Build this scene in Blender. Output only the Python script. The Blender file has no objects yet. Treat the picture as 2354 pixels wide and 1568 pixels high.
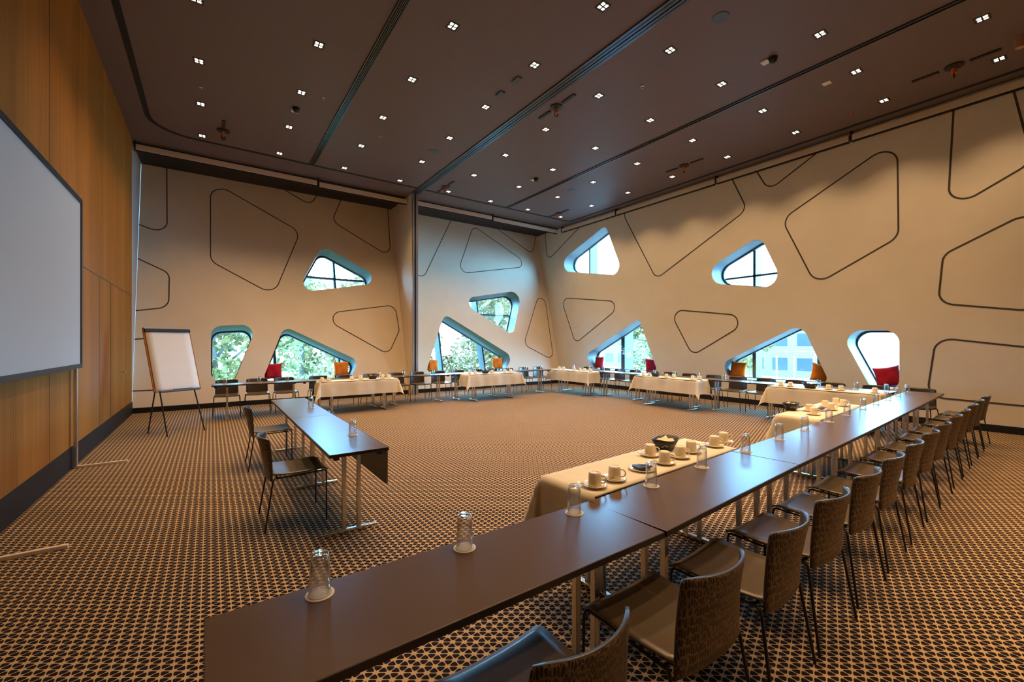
import bpy, bmesh, math, random
from mathutils import Vector, Matrix
from mathutils.geometry import tessellate_polygon
random.seed(7)
PI = math.pi
SC = bpy.context.scene
COL = SC.collection

# ------------------------------------------------------------------ camera
cam_d = bpy.data.cameras.new('camera'); cam = bpy.data.objects.new('camera', cam_d); COL.objects.link(cam)
cam.location = (0, 0, 1.6)
cam.rotation_euler = (PI/2, 0, -math.atan(692/981))
cam_d.sensor_width = 36; cam_d.lens = 36*981/2354; cam_d.shift_y = 4/2354
cam_d.clip_start = 0.05; cam_d.clip_end = 400
SC.camera = cam

# ------------------------------------------------------------------ world, exposure, light levels
SC.view_settings.view_transform = 'Standard'; SC.view_settings.look = 'None'
SC.view_settings.gamma = 1; SC.view_settings.use_curve_mapping = False
SC.view_settings.exposure = 1.0
LAMP_W = 76.0
LAMP_COL = (1.0, 0.64, 0.33)
SKY = (0.15, 0.52, 0.93); SKY_K = 31.0
W = bpy.data.worlds.new('world'); SC.world = W; W.use_nodes = True
nt = W.node_tree; nt.nodes.clear()
wo = nt.nodes.new('ShaderNodeOutputWorld'); bg = nt.nodes.new('ShaderNodeBackground')
tc = nt.nodes.new('ShaderNodeTexCoord'); sp = nt.nodes.new('ShaderNodeSeparateXYZ'); cr = nt.nodes.new('ShaderNodeValToRGB')
nt.links.new(tc.outputs['Generated'], sp.inputs[0]); nt.links.new(sp.outputs['Z'], cr.inputs[0])
cr.color_ramp.elements[0].position = 0.0; cr.color_ramp.elements[0].color = (SKY[0]*1.25, SKY[1]*1.05, SKY[2], 1)
cr.color_ramp.elements[1].position = 0.7; cr.color_ramp.elements[1].color = (*SKY, 1)
nt.links.new(cr.outputs[0], bg.inputs[0]); bg.inputs[1].default_value = SKY_K
nt.links.new(bg.outputs[0], wo.inputs[0])
cy = SC.cycles
cy.use_denoising = True
cy.max_bounces = 7; cy.diffuse_bounces = 4; cy.glossy_bounces = 3; cy.transmission_bounces = 4; cy.transparent_max_bounces = 12
cy.sample_clamp_indirect = 3.5; cy.caustics_reflective = False; cy.caustics_refractive = False
cy.use_light_tree = True

# ------------------------------------------------------------------ materials
def mat(name, col=(0.5, 0.5, 0.5), rough=0.6, metal=0.0, spec=0.5, **kw):
    m = bpy.data.materials.new(name); m.use_nodes = True
    b = m.node_tree.nodes['Principled BSDF']
    b.inputs['Base Color'].default_value = (*col, 1); b.inputs['Roughness'].default_value = rough
    b.inputs['Metallic'].default_value = metal; b.inputs['Specular IOR Level'].default_value = spec
    for k, v in kw.items(): b.inputs[k].default_value = v
    return m
def N(m, t, **kw):
    n = m.node_tree.nodes.new(t)
    for k, v in kw.items(): setattr(n, k, v)
    return n
def L(m, a, b): m.node_tree.links.new(a, b)
def BS(m): return m.node_tree.nodes['Principled BSDF']
def math_(m, op, a, b=None, c=None, clamp=False):
    n = N(m, 'ShaderNodeMath', operation=op, use_clamp=clamp)
    for i, v in enumerate((a, b, c)):
        if v is None: continue
        if isinstance(v, (int, float)): n.inputs[i].default_value = v
        else: L(m, v, n.inputs[i])
    return n.outputs[0]
def noisy(m, c1, c2, scale=(1, 1, 1), detail=4, lo=0.35, hi=0.65, bump=0.0, coord='Object', nscale=1.0):
    t = N(m, 'ShaderNodeTexCoord'); mp = N(m, 'ShaderNodeMapping'); mp.inputs['Scale'].default_value = scale
    L(m, t.outputs[coord], mp.inputs[0])
    n = N(m, 'ShaderNodeTexNoise'); n.inputs['Scale'].default_value = nscale; n.inputs['Detail'].default_value = detail
    L(m, mp.outputs[0], n.inputs['Vector'])
    r = N(m, 'ShaderNodeValToRGB'); r.color_ramp.elements[0].position = lo; r.color_ramp.elements[1].position = hi
    r.color_ramp.elements[0].color = (*c1, 1); r.color_ramp.elements[1].color = (*c2, 1)
    L(m, n.outputs[0], r.inputs[0]); L(m, r.outputs[0], BS(m).inputs['Base Color'])
    if bump:
        bp = N(m, 'ShaderNodeBump'); bp.inputs['Strength'].default_value = bump; bp.inputs['Distance'].default_value = 0.002
        L(m, n.outputs[0], bp.inputs['Height']); L(m, bp.outputs[0], BS(m).inputs['Normal'])
    return m

M = {}
def carpet():
    m = mat('patterned_carpet', rough=0.95, spec=0.12)
    t = N(m, 'ShaderNodeTexCoord'); s = N(m, 'ShaderNodeSeparateXYZ'); L(m, t.outputs['Object'], s.inputs[0])
    al = math_(m, 'DIVIDE', s.outputs['X'], 0.05029)
    be = math_(m, 'DIVIDE', math_(m, 'ADD', s.outputs['Y'], math_(m, 'MULTIPLY', al, 0.03627)), 0.053)
    def fr(x):
        f = math_(m, 'FRACT', x)
        return math_(m, 'MINIMUM', f, math_(m, 'SUBTRACT', 1.0, f))
    dA = fr(be); dB = fr(al); dC = fr(math_(m, 'SUBTRACT', al, be))
    mn = math_(m, 'MINIMUM', dA, math_(m, 'MINIMUM', dB, dC))
    S = math_(m, 'ADD', dA, math_(m, 'ADD', dB, dC))
    w = math_(m, 'MULTIPLY', math_(m, 'SUBTRACT', 1.0, math_(m, 'DIVIDE', S, 0.75, clamp=True)), 0.23)
    thr = math_(m, 'ADD', w, 0.045)
    k = math_(m, 'DIVIDE', math_(m, 'SUBTRACT', thr, mn), 0.05)
    k = math_(m, 'ADD', k, 0.5, clamp=True)
    mx = N(m, 'ShaderNodeMix', data_type='RGBA'); L(m, k, mx.inputs[0])
    mx.inputs[6].default_value = (0.014, 0.009, 0.010, 1); mx.inputs[7].default_value = (0.54, 0.370, 0.205, 1)
    L(m, mx.outputs[2], BS(m).inputs['Base Color'])
    n = N(m, 'ShaderNodeTexNoise'); n.inputs['Scale'].default_value = 260; L(m, t.outputs['Object'], n.inputs['Vector'])
    bp = N(m, 'ShaderNodeBump'); bp.inputs['Strength'].default_value = 0.35; bp.inputs['Distance'].default_value = 0.003
    L(m, n.outputs[0], bp.inputs['Height']); L(m, bp.outputs[0], BS(m).inputs['Normal'])
    return m
M['carpet'] = carpet()
M['plaster'] = noisy(mat('beige_plaster', rough=0.8, spec=0.2), (0.78, 0.665, 0.51), (0.82, 0.70, 0.54), nscale=1.5)
M['plaster_right_daylit'] = noisy(mat('beige_plaster_daylight_tint', rough=0.8, spec=0.2), (0.74, 0.66, 0.535), (0.78, 0.695, 0.565), nscale=1.5)  # same beige plaster, with the cool daylight cast mixed into its colour
M['groove'] = mat('panel_joint', (0.055, 0.045, 0.035), 0.8)
M['whitepaint'] = mat('pale_grey_paint', (0.56, 0.54, 0.50), 0.6)
def wood():
    m = mat('oak_veneer', rough=0.6, spec=0.12)
    t = N(m, 'ShaderNodeTexCoord'); mp = N(m, 'ShaderNodeMapping'); mp.inputs['Scale'].default_value = (1, 34, 0.5)
    L(m, t.outputs['Object'], mp.inputs[0])
    n = N(m, 'ShaderNodeTexNoise'); n.inputs['Scale'].default_value = 1.6; n.inputs['Detail'].default_value = 6; L(m, mp.outputs[0], n.inputs['Vector'])
    r = N(m, 'ShaderNodeValToRGB'); r.color_ramp.elements[0].position = 0.3; r.color_ramp.elements[1].position = 0.75
    r.color_ramp.elements[0].color = (0.30, 0.120, 0.020, 1); r.color_ramp.elements[1].color = (0.46, 0.20, 0.038, 1)
    L(m, n.outputs[0], r.inputs[0])
    mp2 = N(m, 'ShaderNodeMapping'); mp2.inputs['Scale'].default_value = (1, 1.6, 0.01); L(m, t.outputs['Object'], mp2.inputs[0])
    n2 = N(m, 'ShaderNodeTexNoise'); n2.inputs['Scale'].default_value = 1.0; L(m, mp2.outputs[0], n2.inputs['Vector'])
    r2 = N(m, 'ShaderNodeValToRGB'); r2.color_ramp.elements[0].color = (0.78, 0.74, 0.72, 1); r2.color_ramp.elements[1].color = (1.1, 1.05, 1.0, 1)
    r2.color_ramp.elements[0].position = 0.35; r2.color_ramp.elements[1].position = 0.65
    L(m, n2.outputs[0], r2.inputs[0])
    mx = N(m, 'ShaderNodeMix', data_type='RGBA', blend_type='MULTIPLY'); mx.inputs[0].default_value = 1
    L(m, r.outputs[0], mx.inputs[6]); L(m, r2.outputs[0], mx.inputs[7]); L(m, mx.outputs[2], BS(m).inputs['Base Color'])
    return m
M['wood'] = wood()
def ceiling_m():
    m = mat('perforated_brown_ceiling', (0.12, 0.092, 0.08), 0.55, spec=0.4)
    t = N(m, 'ShaderNodeTexCoord'); v = N(m, 'ShaderNodeTexVoronoi'); v.inputs['Scale'].default_value = 42; v.inputs['Randomness'].default_value = 0
    L(m, t.outputs['Object'], v.inputs['Vector'])
    k = math_(m, 'GREATER_THAN', v.outputs['Distance'], 0.28)
    mx = N(m, 'ShaderNodeMix', data_type='RGBA'); L(m, k, mx.inputs[0])
    mx.inputs[6].default_value = (0.07, 0.055, 0.05, 1); mx.inputs[7].default_value = (0.165, 0.122, 0.118, 1)
    L(m, mx.outputs[2], BS(m).inputs['Base Color'])
    return m
M['ceiling'] = ceiling_m()
M['black'] = mat('matt_black', (0.012, 0.011, 0.012), 0.5)
M['skirting'] = mat('black_skirting', (0.014, 0.012, 0.012), 0.6, spec=0.25)
M['slot'] = mat('dark_slot', (0.008, 0.008, 0.01), 0.7)
M['track'] = mat('anodised_track', (0.10, 0.12, 0.14), 0.28, metal=0.9)
M['alu'] = mat('aluminium', (0.62, 0.62, 0.62), 0.32, metal=0.95)
M['chrome'] = mat('satin_chrome', (0.62, 0.60, 0.57), 0.26, metal=1.0)
M['blind'] = mat('blind_cassette', (0.72, 0.60, 0.47), 0.55)
def perf_plastic():
    return mat('brown_shell_plastic', (0.095, 0.062, 0.030), 0.36, spec=0.9)
M['shell'] = perf_plastic()
def weave():
    m = mat('openwork_back_plastic', rough=0.42, spec=0.4)
    t = N(m, 'ShaderNodeTexCoord'); mp = N(m, 'ShaderNodeMapping'); mp.inputs['Scale'].default_value = (95, 95, 28)
    L(m, t.outputs['Object'], mp.inputs[0])
    v = N(m, 'ShaderNodeTexVoronoi', feature='DISTANCE_TO_EDGE'); v.inputs['Scale'].default_value = 1.0; v.inputs['Randomness'].default_value = 0.55
    L(m, mp.outputs[0], v.inputs['Vector'])
    r = N(m, 'ShaderNodeValToRGB'); r.color_ramp.elements[0].position = 0.02; r.color_ramp.elements[1].position = 0.16
    r.color_ramp.elements[0].color = (0.21, 0.12, 0.05, 1); r.color_ramp.elements[1].color = (0.020, 0.013, 0.009, 1)
    L(m, v.outputs['Distance'], r.inputs[0]); L(m, r.outputs[0], BS(m).inputs['Base Color'])
    bp = N(m, 'ShaderNodeBump'); bp.inputs['Strength'].default_value = 0.6; bp.inputs['Distance'].default_value = 0.004; bp.invert = True
    L(m, v.outputs['Distance'], bp.inputs['Height']); L(m, bp.outputs[0], BS(m).inputs['Normal'])
    return m
M['weave'] = weave()
M['shelldark'] = mat('dark_back_plastic', (0.040, 0.028, 0.018), 0.36, spec=0.7)
M['rod'] = mat('dark_steel_rod', (0.03, 0.028, 0.028), 0.3, metal=0.6)
M['tabletop'] = noisy(mat('dark_brown_laminate', rough=0.29, spec=0.42), (0.108, 0.062, 0.029), (0.120, 0.070, 0.033), nscale=3)
M['tableedge'] = mat('dark_table_edge', (0.03, 0.02, 0.017), 0.4)
M['cloth'] = noisy(mat('cream_tablecloth', rough=0.85, spec=0.15), (0.74, 0.66, 0.52), (0.80, 0.72, 0.57), nscale=4)
M['china'] = mat('cream_china', (0.86, 0.74, 0.52), 0.22, spec=0.5)
M['paper'] = mat('white_paper', (0.74, 0.70, 0.66), 0.85, spec=0.1)
M['coaster'] = mat('paper_coaster', (0.85, 0.78, 0.68), 0.85, spec=0.1)
M['coasterprint'] = mat('coaster_print', (0.66, 0.50, 0.36), 0.85, spec=0.1)
M['basket'] = mat('dark_basket', (0.018, 0.014, 0.016), 0.5)
M['napkin'] = mat('cream_napkin', (0.78, 0.66, 0.48), 0.9)
M['dnapkin'] = mat('dark_purple_packet', (0.03, 0.022, 0.03), 0.5)
def screen_m():
    return mat('projection_fabric', (0.50, 0.53, 0.54), 0.8, spec=0.1)
M['screen'] = screen_m()
M['red'] = noisy(mat('red_cushion_fabric', rough=0.85, spec=0.2), (0.42, 0.010, 0.018), (0.52, 0.016, 0.026), nscale=9)
M['crimson'] = noisy(mat('crimson_cushion_fabric', rough=0.85, spec=0.2), (0.50, 0.012, 0.05), (0.60, 0.02, 0.07), nscale=9)
M['orange'] = noisy(mat('orange_cushion_fabric', rough=0.85, spec=0.2), (0.72, 0.17, 0.014), (0.84, 0.25, 0.02), nscale=9)
M['frameblue'] = mat('window_metal', (0.055, 0.055, 0.065), 0.5)
M['fin'] = mat('window_fin_metal', (0.042, 0.044, 0.046), 0.5)
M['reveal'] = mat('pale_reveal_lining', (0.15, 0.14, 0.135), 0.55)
M['hook'] = mat('orange_hook', (0.75, 0.16, 0.03), 0.4)
M['copper'] = mat('copper_lamp', (0.6, 0.32, 0.2), 0.35, metal=0.6)
M['whiteplastic'] = mat('white_plastic', (0.75, 0.74, 0.72), 0.5)
M['greyblue'] = mat('grey_speaker_grille', (0.07, 0.10, 0.15), 0.5)
M['redlamp'] = mat('red_detector', (0.6, 0.03, 0.02), 0.4)
def emis(name, col, k):
    m = bpy.data.materials.new(name); m.use_nodes = True; m.node_tree.nodes.clear()
    o = m.node_tree.nodes.new('ShaderNodeOutputMaterial'); e = m.node_tree.nodes.new('ShaderNodeEmission')
    e.inputs[0].default_value = (*col, 1); e.inputs[1].default_value = k; m.node_tree.links.new(e.outputs[0], o.inputs[0]); return m
M['led'] = emis('warm_led', (1.0, 0.86, 0.66), 6)
def glass_m(name, tint, refl, rough=0.02, edge=0.0):
    m = bpy.data.materials.new(name); m.use_nodes = True; ns = m.node_tree.nodes; ns.clear()
    o = ns.new('ShaderNodeOutputMaterial'); t = ns.new('ShaderNodeBsdfTransparent'); g = ns.new('ShaderNodeBsdfGlossy'); x = ns.new('ShaderNodeMixShader')
    t.inputs[0].default_value = (*tint, 1); g.inputs['Roughness'].default_value = rough
    lw = ns.new('ShaderNodeLayerWeight'); lw.inputs[0].default_value = 0.35
    mu = ns.new('ShaderNodeMath'); mu.operation = 'MULTIPLY_ADD'; mu.inputs[1].default_value = edge; mu.inputs[2].default_value = refl; mu.use_clamp = True
    m.node_tree.links.new(lw.outputs['Facing'], mu.inputs[0]); m.node_tree.links.new(mu.outputs[0], x.inputs[0])
    m.node_tree.links.new(t.outputs[0], x.inputs[1]); m.node_tree.links.new(g.outputs[0], x.inputs[2]); m.node_tree.links.new(x.outputs[0], o.inputs[0]); return m
M['pane'] = glass_m('window_glass', (0.97, 0.99, 1.0), 0.03)
M['tumbler'] = glass_m('tumbler_glass', (0.96, 0.97, 0.98), 0.05, 0.05, 0.75)
M['leaf'] = noisy(mat('tree_leaves', rough=0.7, spec=0.2), (0.085, 0.080, 0.020), (0.26, 0.155, 0.050), nscale=2.0)
M['leaf2'] = noisy(mat('spring_leaves', rough=0.7, spec=0.2), (0.15, 0.11, 0.04), (0.30, 0.165, 0.085), nscale=2.0)
M['bark'] = mat('tree_bark', (0.12, 0.09, 0.07), 0.9)
M['grass'] = noisy(mat('lawn', rough=0.95, spec=0.1), (0.07, 0.07, 0.02), (0.12, 0.10, 0.04), nscale=0.6)
M['plaza'] = noisy(mat('pale_paving', rough=0.9, spec=0.1), (0.20, 0.14, 0.12), (0.24, 0.17, 0.14), nscale=0.8)
M['render'] = mat('pale_facade', (0.13, 0.075, 0.065), 0.8)
M['glassdark'] = mat('facade_windows', (0.035, 0.035, 0.035), 0.25)
M['canopy'] = mat('purple_canopy', (0.12, 0.035, 0.06), 0.7)

# ------------------------------------------------------------------ mesh helpers
class MB:
    def __init__(s): s.v = []; s.f = []; s.mi = []
    def add(s, vs, fs, mi=0):
        b = len(s.v); s.v += [tuple(v) for v in vs]; s.f += [tuple(i+b for i in f) for f in fs]; s.mi += [mi]*len(fs); return s
    def box(s, x0, x1, y0, y1, z0, z1, mi=0):
        return s.add([(x0,y0,z0),(x1,y0,z0),(x1,y1,z0),(x0,y1,z0),(x0,y0,z1),(x1,y0,z1),(x1,y1,z1),(x0,y1,z1)],
                     [(0,3,2,1),(4,5,6,7),(0,1,5,4),(1,2,6,5),(2,3,7,6),(3,0,4,7)], mi)
    def tube(s, pts, r, n=8, mi=0, cap=True, rs=None):
        pts = [Vector(p) for p in pts]; vs = []; fs = []
        prev = None
        for i, p in enumerate(pts):
            if i == 0: d = pts[1]-p
            elif i == len(pts)-1: d = p-pts[i-1]
            else: d = (pts[i+1]-p).normalized()+(p-pts[i-1]).normalized()
            d.normalize()
            if prev is None:
                a = Vector((0,0,1)) if abs(d.z) < 0.9 else Vector((1,0,0)); u = d.cross(a).normalized()
            else:
                u = (prev - d*prev.dot(d)).normalized()
            prev = u; w = d.cross(u); rr = rs[i] if rs else r
            vs += [p + (u*math.cos(2*PI*k/n)+w*math.sin(2*PI*k/n))*rr for k in range(n)]
        for i in range(len(pts)-1):
            for k in range(n): fs.append((i*n+k, i*n+(k+1)%n, (i+1)*n+(k+1)%n, (i+1)*n+k))
        if cap: fs.append(tuple(range(n-1,-1,-1))); fs.append(tuple((len(pts)-1)*n+k for k in range(n)))
        return s.add(vs, fs, mi)
    def lathe(s, prof, n=20, c=(0,0,0), mi=0):
        vs = []; fs = []
        for r, z in prof: vs += [(c[0]+r*math.cos(2*PI*k/n), c[1]+r*math.sin(2*PI*k/n), c[2]+z) for k in range(n)]
        for i in range(len(prof)-1):
            for k in range(n): fs.append((i*n+k, i*n+(k+1)%n, (i+1)*n+(k+1)%n, (i+1)*n+k))
        return s.add(vs, fs, mi)
    def grid(s, P, mi=0, closeu=False):
        nu = len(P); nv = len(P[0]); vs = [p for r in P for p in r]; fs = []
        for i in range(nu if closeu else nu-1):
            for j in range(nv-1):
                i2 = (i+1) % nu; fs.append((i*nv+j, i2*nv+j, i2*nv+j+1, i*nv+j+1))
        return s.add(vs, fs, mi)
    def obj(s, name, mats, parent=None, smooth=False, bevel=0, solid=0, weld=False, loc=None, angle=None):
        me = bpy.data.meshes.new(name); me.from_pydata(s.v, [], s.f)
        if not isinstance(mats, (list, tuple)): mats = [mats]
        for m in mats: me.materials.append(m)
        me.polygons.foreach_set('material_index', s.mi)
        if weld:
            bm = bmesh.new(); bm.from_mesh(me); bmesh.ops.remove_doubles(bm, verts=bm.verts, dist=1e-4)
            bmesh.ops.recalc_face_normals(bm, faces=bm.faces); bm.to_mesh(me); bm.free()
        if smooth: me.shade_smooth()
        if smooth and angle: me.set_sharp_from_angle(angle=angle)
        me.update()
        o = bpy.data.objects.new(name, me); COL.objects.link(o)
        if parent: o.parent = parent
        if loc: o.location = loc
        if solid:
            q = o.modifiers.new('thickness', 'SOLIDIFY'); q.thickness = solid; q.offset = 0
        if bevel:
            q = o.modifiers.new('edge', 'BEVEL'); q.width = bevel; q.segments = 2; q.limit_method = 'ANGLE'
        return o
def tag(o, label, cat, group=None):
    o['label'] = label; o['category'] = cat
    if group: o['group'] = group
    return o
def struct(o): o['kind'] = 'structure'; return o
def empty(name, loc=(0,0,0), rz=0.0, label=None, cat=None, group=None):
    o = bpy.data.objects.new(name, None); COL.objects.link(o); o.empty_display_size = 0.1
    o.location = loc; o.rotation_euler = (0,0,rz)
    if label: tag(o, label, cat, group)
    return o
def copy_tree(o, loc=None, rz=None, label=None, group=None, parent=None):
    c = o.copy(); COL.objects.link(c)
    if parent: c.parent = parent
    else:
        c.location = loc; c.rotation_euler = (0,0,rz or 0)
        if label: c['label'] = label
        if group: c['group'] = group
    for ch in list(o.children): copy_tree(ch, parent=c)
    return c
class Proto:
    """first placement uses the built thing itself, later ones copies"""
    def __init__(s, build): s.b = build; s.o = None
    def put(s, loc, rz, label, group=None):
        if s.o is None:
            s.o = s.b(); s.o.location = loc; s.o.rotation_euler = (0,0,rz); s.o['label'] = label
            if group: s.o['group'] = group
            return s.o
        return copy_tree(s.o, loc, rz, label, group)
ORD = ['first','second','third','fourth','fifth','sixth','seventh','eighth','ninth','tenth','eleventh','twelfth','thirteenth','fourteenth','fifteenth','sixteenth']

def round_poly(pts, r, closed=True, seg=10):
    """fillet the corners of a 2-D polygon"""
    out = []; n = len(pts)
    for i in range(n):
        p = Vector(pts[i])
        if not closed and i in (0, n-1): out.append(tuple(p)); continue
        a = Vector(pts[(i-1) % n])-p; b = Vector(pts[(i+1) % n])-p
        la, lb = a.length, b.length; a.normalize(); b.normalize()
        ang = math.acos(max(-1, min(1, a.dot(b)))); rr = r[i] if isinstance(r, (list, tuple)) else r
        t = rr/math.tan(ang/2); lim = 0.48*min(la, lb)
        if not closed: lim = 0.9*min(la, lb)
        if t > lim: t = lim; rr = t*math.tan(ang/2)
        bis = (a+b).normalized(); c = p + bis*(rr/math.sin(ang/2))
        p0 = p+a*t-c; p1 = p+b*t-c
        a0 = math.atan2(p0.y, p0.x); a1 = math.atan2(p1.y, p1.x); d = (a1-a0+PI) % (2*PI)-PI
        for k in range(seg+1):
            th = a0+d*k/seg; out.append((c.x+rr*math.cos(th), c.y+rr*math.sin(th)))
    return out

# ------------------------------------------------------------------ room shell
HC = 6.2; XW = -1.46; XR = 11.47; YB = 12.8; LEAN = 1.6/6.2; YBACK = -3.2
def yB(z): return YB+LEAN*z
nBv = Vector((0, 6.2, -1.6)).normalized()
def ptB(a, z, d=0.0): return (a, yB(z)+nBv.y*d, z+nBv.z*d)       # d > 0 goes outwards, at right angles to the leaning wall
def ptR(a, z, d=0.0): return (XR+d, a, z)

WIN_B = [('window_1', [(0.0,2.02),(1.02,2.10),(0.49,0.63),(0.0,0.63)], [.24,.24,.15,.22]),
         ('window_2', [(1.66,2.06),(3.62,1.06),(3.36,0.60),(1.10,0.60)], [.2,.22,.2,.12]),
         ('window_3', [(2.78,4.57),(4.72,3.58),(2.0,3.04)], [.26,.26,.24]),
         ('window_4', [(6.63,2.6),(9.25,1.09),(8.85,0.60),(5.70,0.60)], [.2,.25,.2,.1]),
         ('window_5', [(7.19,3.16),(10.2,3.71),(9.42,1.88)], [.26,.32,.24])]
WIN_R = [('window_6', [(10.49,5.78),(9.67,3.88),(13.54,4.6)], [.2,.3,.33]),
         ('window_7', [(9.04,2.39),(8.3,0.64),(11.12,0.64),(11.46,1.16)], [.15,.15,.1,.2]),
         ('window_8', [(5.26,4.34),(4.66,2.92),(7.26,3.39)], [.25,.3,.32]),
         ('window_9', [(4.32,2.05),(3.74,0.64),(6.11,0.64),(6.22,1.06)], [.26,.15,.2,.22]),
         ('window_10', [(3.58,1.88),(2.56,1.86),(2.56,0.64),(3.02,0.64)], [.27,.27,.2,.12])]
GRV_B = [('o', [(-0.95,6.2),(-0.91,4.34),(-1.46,4.53)]), ('o', [(-1.46,3.65),(-0.85,3.34),(-0.85,2.47),(-1.46,2.36)]),
         ('o', [(-1.46,1.68),(-0.74,1.77),(-0.64,0.49),(-1.46,0.5)]), ('c', [(-0.01,6.06),(2.18,4.91),(1.43,2.93),(-0.01,3.75)]),
         ('o', [(1.78,6.2),(2.52,5.82),(2.69,6.2)]), ('o', [(3.42,6.2),(3.1,5.42),(4.89,4.44),(4.95,6.2)]),
         ('c', [(2.51,2.42),(4.89,2.83),(4.95,1.99),(4.53,1.23)]), ('o', [(7.36,6.2),(6.02,3.88),(5.3,3.97)]),
         ('c', [(8.31,6.14),(10.87,4.78),(7.33,4.11)]), ('o', [(9.41,6.2),(11.05,5.33),(11.42,6.2)]), ('c', [(11.35,4.16),(11.24,0.88),(9.86,1.53)])]
GRV_R = [('o', [(13.85,6.2),(13.71,5.01),(11.4,6.2)]), ('o', [(9.63,6.0),(9.61,5.82),(8.37,3.61),(5.58,5.09),(5.97,6.0)]),
         ('o', [(5.34,6.0),(5.05,5.43),(4.0,6.0)]), ('c', [(2.59,5.77),(2.57,3.76),(4.03,2.95),(4.75,4.63)]),
         ('o', [(1.78,6.0),(1.86,4.1),(0.83,4.69),(1.04,6.0)]), ('c', [(1.92,3.29),(0.71,3.93),(0.71,2.12),(1.99,2.36)]),
         ('c', [(2.02,1.7),(0.62,1.48),(0.62,0.5),(2.15,0.54)]), ('c', [(12.87,3.41),(9.58,2.98),(12.02,1.57)]), ('c', [(7.93,2.63),(5.34,2.27),(7.13,1.23)])]

def wall_with_holes(name, outer, holes, fn, m, flip):
    loops = [[Vector((p[0], p[1], 0)) for p in outer]]+[[Vector((p[0], p[1], 0)) for p in h] for h in holes]
    tris = tessellate_polygon(loops); flat = [p for lp in loops for p in lp]
    vs = [fn(p.x, p.y) for p in flat]
    b = MB().add(vs, [tuple(t) for t in tris])
    o = b.obj(name, m); bm = bmesh.new(); bm.from_mesh(o.data)
    bm.normal_update()
    for f in bm.faces:
        if f.normal.dot(Vector(flip)) < 0: f.normal_flip()
    bm.to_mesh(o.data); bm.free()
    return struct(o)
def ribbon(name, pts, closed, fn, w, m, parent):
    P = [Vector(p) for p in pts]; n = len(P); q = []
    for i in range(n):
        a = P[(i-1) % n] if (closed or i > 0) else P[i]; b = P[(i+1) % n] if (closed or i < n-1) else P[i]
        t = (b-a)
        if t.length < 1e-6: t = Vector((1, 0))
        t.normalize(); nn = Vector((-t.y, t.x))*w/2
        q.append((P[i]+nn, P[i]-nn))
    b = MB(); rows = []
    for s0, s1 in q: rows.append([fn(s0.x, s0.y, -0.001), fn(s0.x, s0.y, -0.004), fn(s1.x, s1.y, -0.004), fn(s1.x, s1.y, -0.001)])
    b.grid(rows, closeu=closed)
    o = b.obj(name, m, parent); return o

holesB = [(n, round_poly(p, r)) for n, p, r in WIN_B]; holesR = [(n, round_poly(p, r)) for n, p, r in WIN_R]
wall_far = wall_with_holes('wall_far', [(XW,0),(XR,0),(XR,6.2),(XW,6.2)], [h for n, h in holesB], lambda a, z: ptB(a, z), M['plaster'], (0,-1,0))
wall_right = wall_with_holes('wall_right', [(YBACK,0),(YB,0),(YB+1.6,6.2),(YBACK,6.2)], [h for n, h in holesR], lambda a, z: ptR(a, z), M['plaster_right_daylit'], (-1,0,0))
for k, (t, p) in enumerate(GRV_B): ribbon('panel_joint', round_poly(p, 0.24 if k != 3 else .3, t == 'c'), t == 'c', ptB, 0.026, M['groove'], wall_far)
for k, (t, p) in enumerate(GRV_R): ribbon('panel_joint', round_poly(p, 0.24 if k != 3 else .28, t == 'c'), t == 'c', ptR, 0.03, M['groove'], wall_right)

D = 0.55
def window(name, hole, fn, posts, rails, inward):
    e = empty(name); struct(e)
    n = len(hole); b = MB()
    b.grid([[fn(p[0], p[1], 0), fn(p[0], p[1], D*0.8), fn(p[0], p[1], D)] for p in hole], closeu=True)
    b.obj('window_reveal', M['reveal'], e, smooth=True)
    # slim frame ring at the glass
    c = Vector((sum(p[0] for p in hole)/n, sum(p[1] for p in hole)/n)); fr = MB()
    rows = []
    for p in hole:
        q = Vector(p); i = q+(c-q).normalized()*0.05
        rows.append([fn(q.x, q.y, D-0.02), fn(i.x, i.y, D-0.02), fn(i.x, i.y, D+0.05)])
    fr.grid(rows, closeu=True); fr.obj('window_frame', M['frameblue'], e)
    g = MB().add([fn(p[0], p[1], D+0.02) for p in hole], [tuple(range(n))]); g.obj('window_pane', M['pane'], e)
    zs = [p[1] for p in hole]; aa = [p[0] for p in hole]
    for a, w, dd in posts:
        pb = MB(); z0, z1 = min(zs)-0.3, max(zs)+0.3
        vs = [fn(a+s*w/2, z, D+k) for z in (z0, z1) for s, k in ((-1,0.04),(1,0.04),(1,dd),(-1,dd))]
        pb.add(vs, [(0,1,2,3),(7,6,5,4),(0,4,5,1),(1,5,6,2),(2,6,7,3),(3,7,4,0)]); pb.obj('mullion', M['fin'], e)
    for z, h, dd in rails:
        pb = MB(); a0, a1 = min(aa)-0.2, max(aa)+0.2
        vs = [fn(a, z+s*h/2, D+k) for a in (a0, a1) for s, k in ((-1,0.04),(1,0.04),(1,dd),(-1,dd))]
        pb.add(vs, [(0,1,2,3),(7,6,5,4),(0,4,5,1),(1,5,6,2),(2,6,7,3),(3,7,4,0)]); pb.obj('transom', M['frameblue'], e)
    # daylight portal lying in the opening
    ld = bpy.data.lights.new('daylight_portal', 'AREA'); ld.shape = 'RECTANGLE'; ld.size = max(aa)-min(aa); ld.size_y = max(zs)-min(zs)
    ld.cycles.is_portal = True
    lo = bpy.data.objects.new('daylight_portal', ld); COL.objects.link(lo)
    m_ = fn((max(aa)+min(aa))/2, (max(zs)+min(zs))/2, D+0.03); lo.location = m_
    lo.rotation_euler = Vector(inward).to_track_quat('-Z', 'Y').to_euler(); lo.parent = e
    return e
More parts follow.
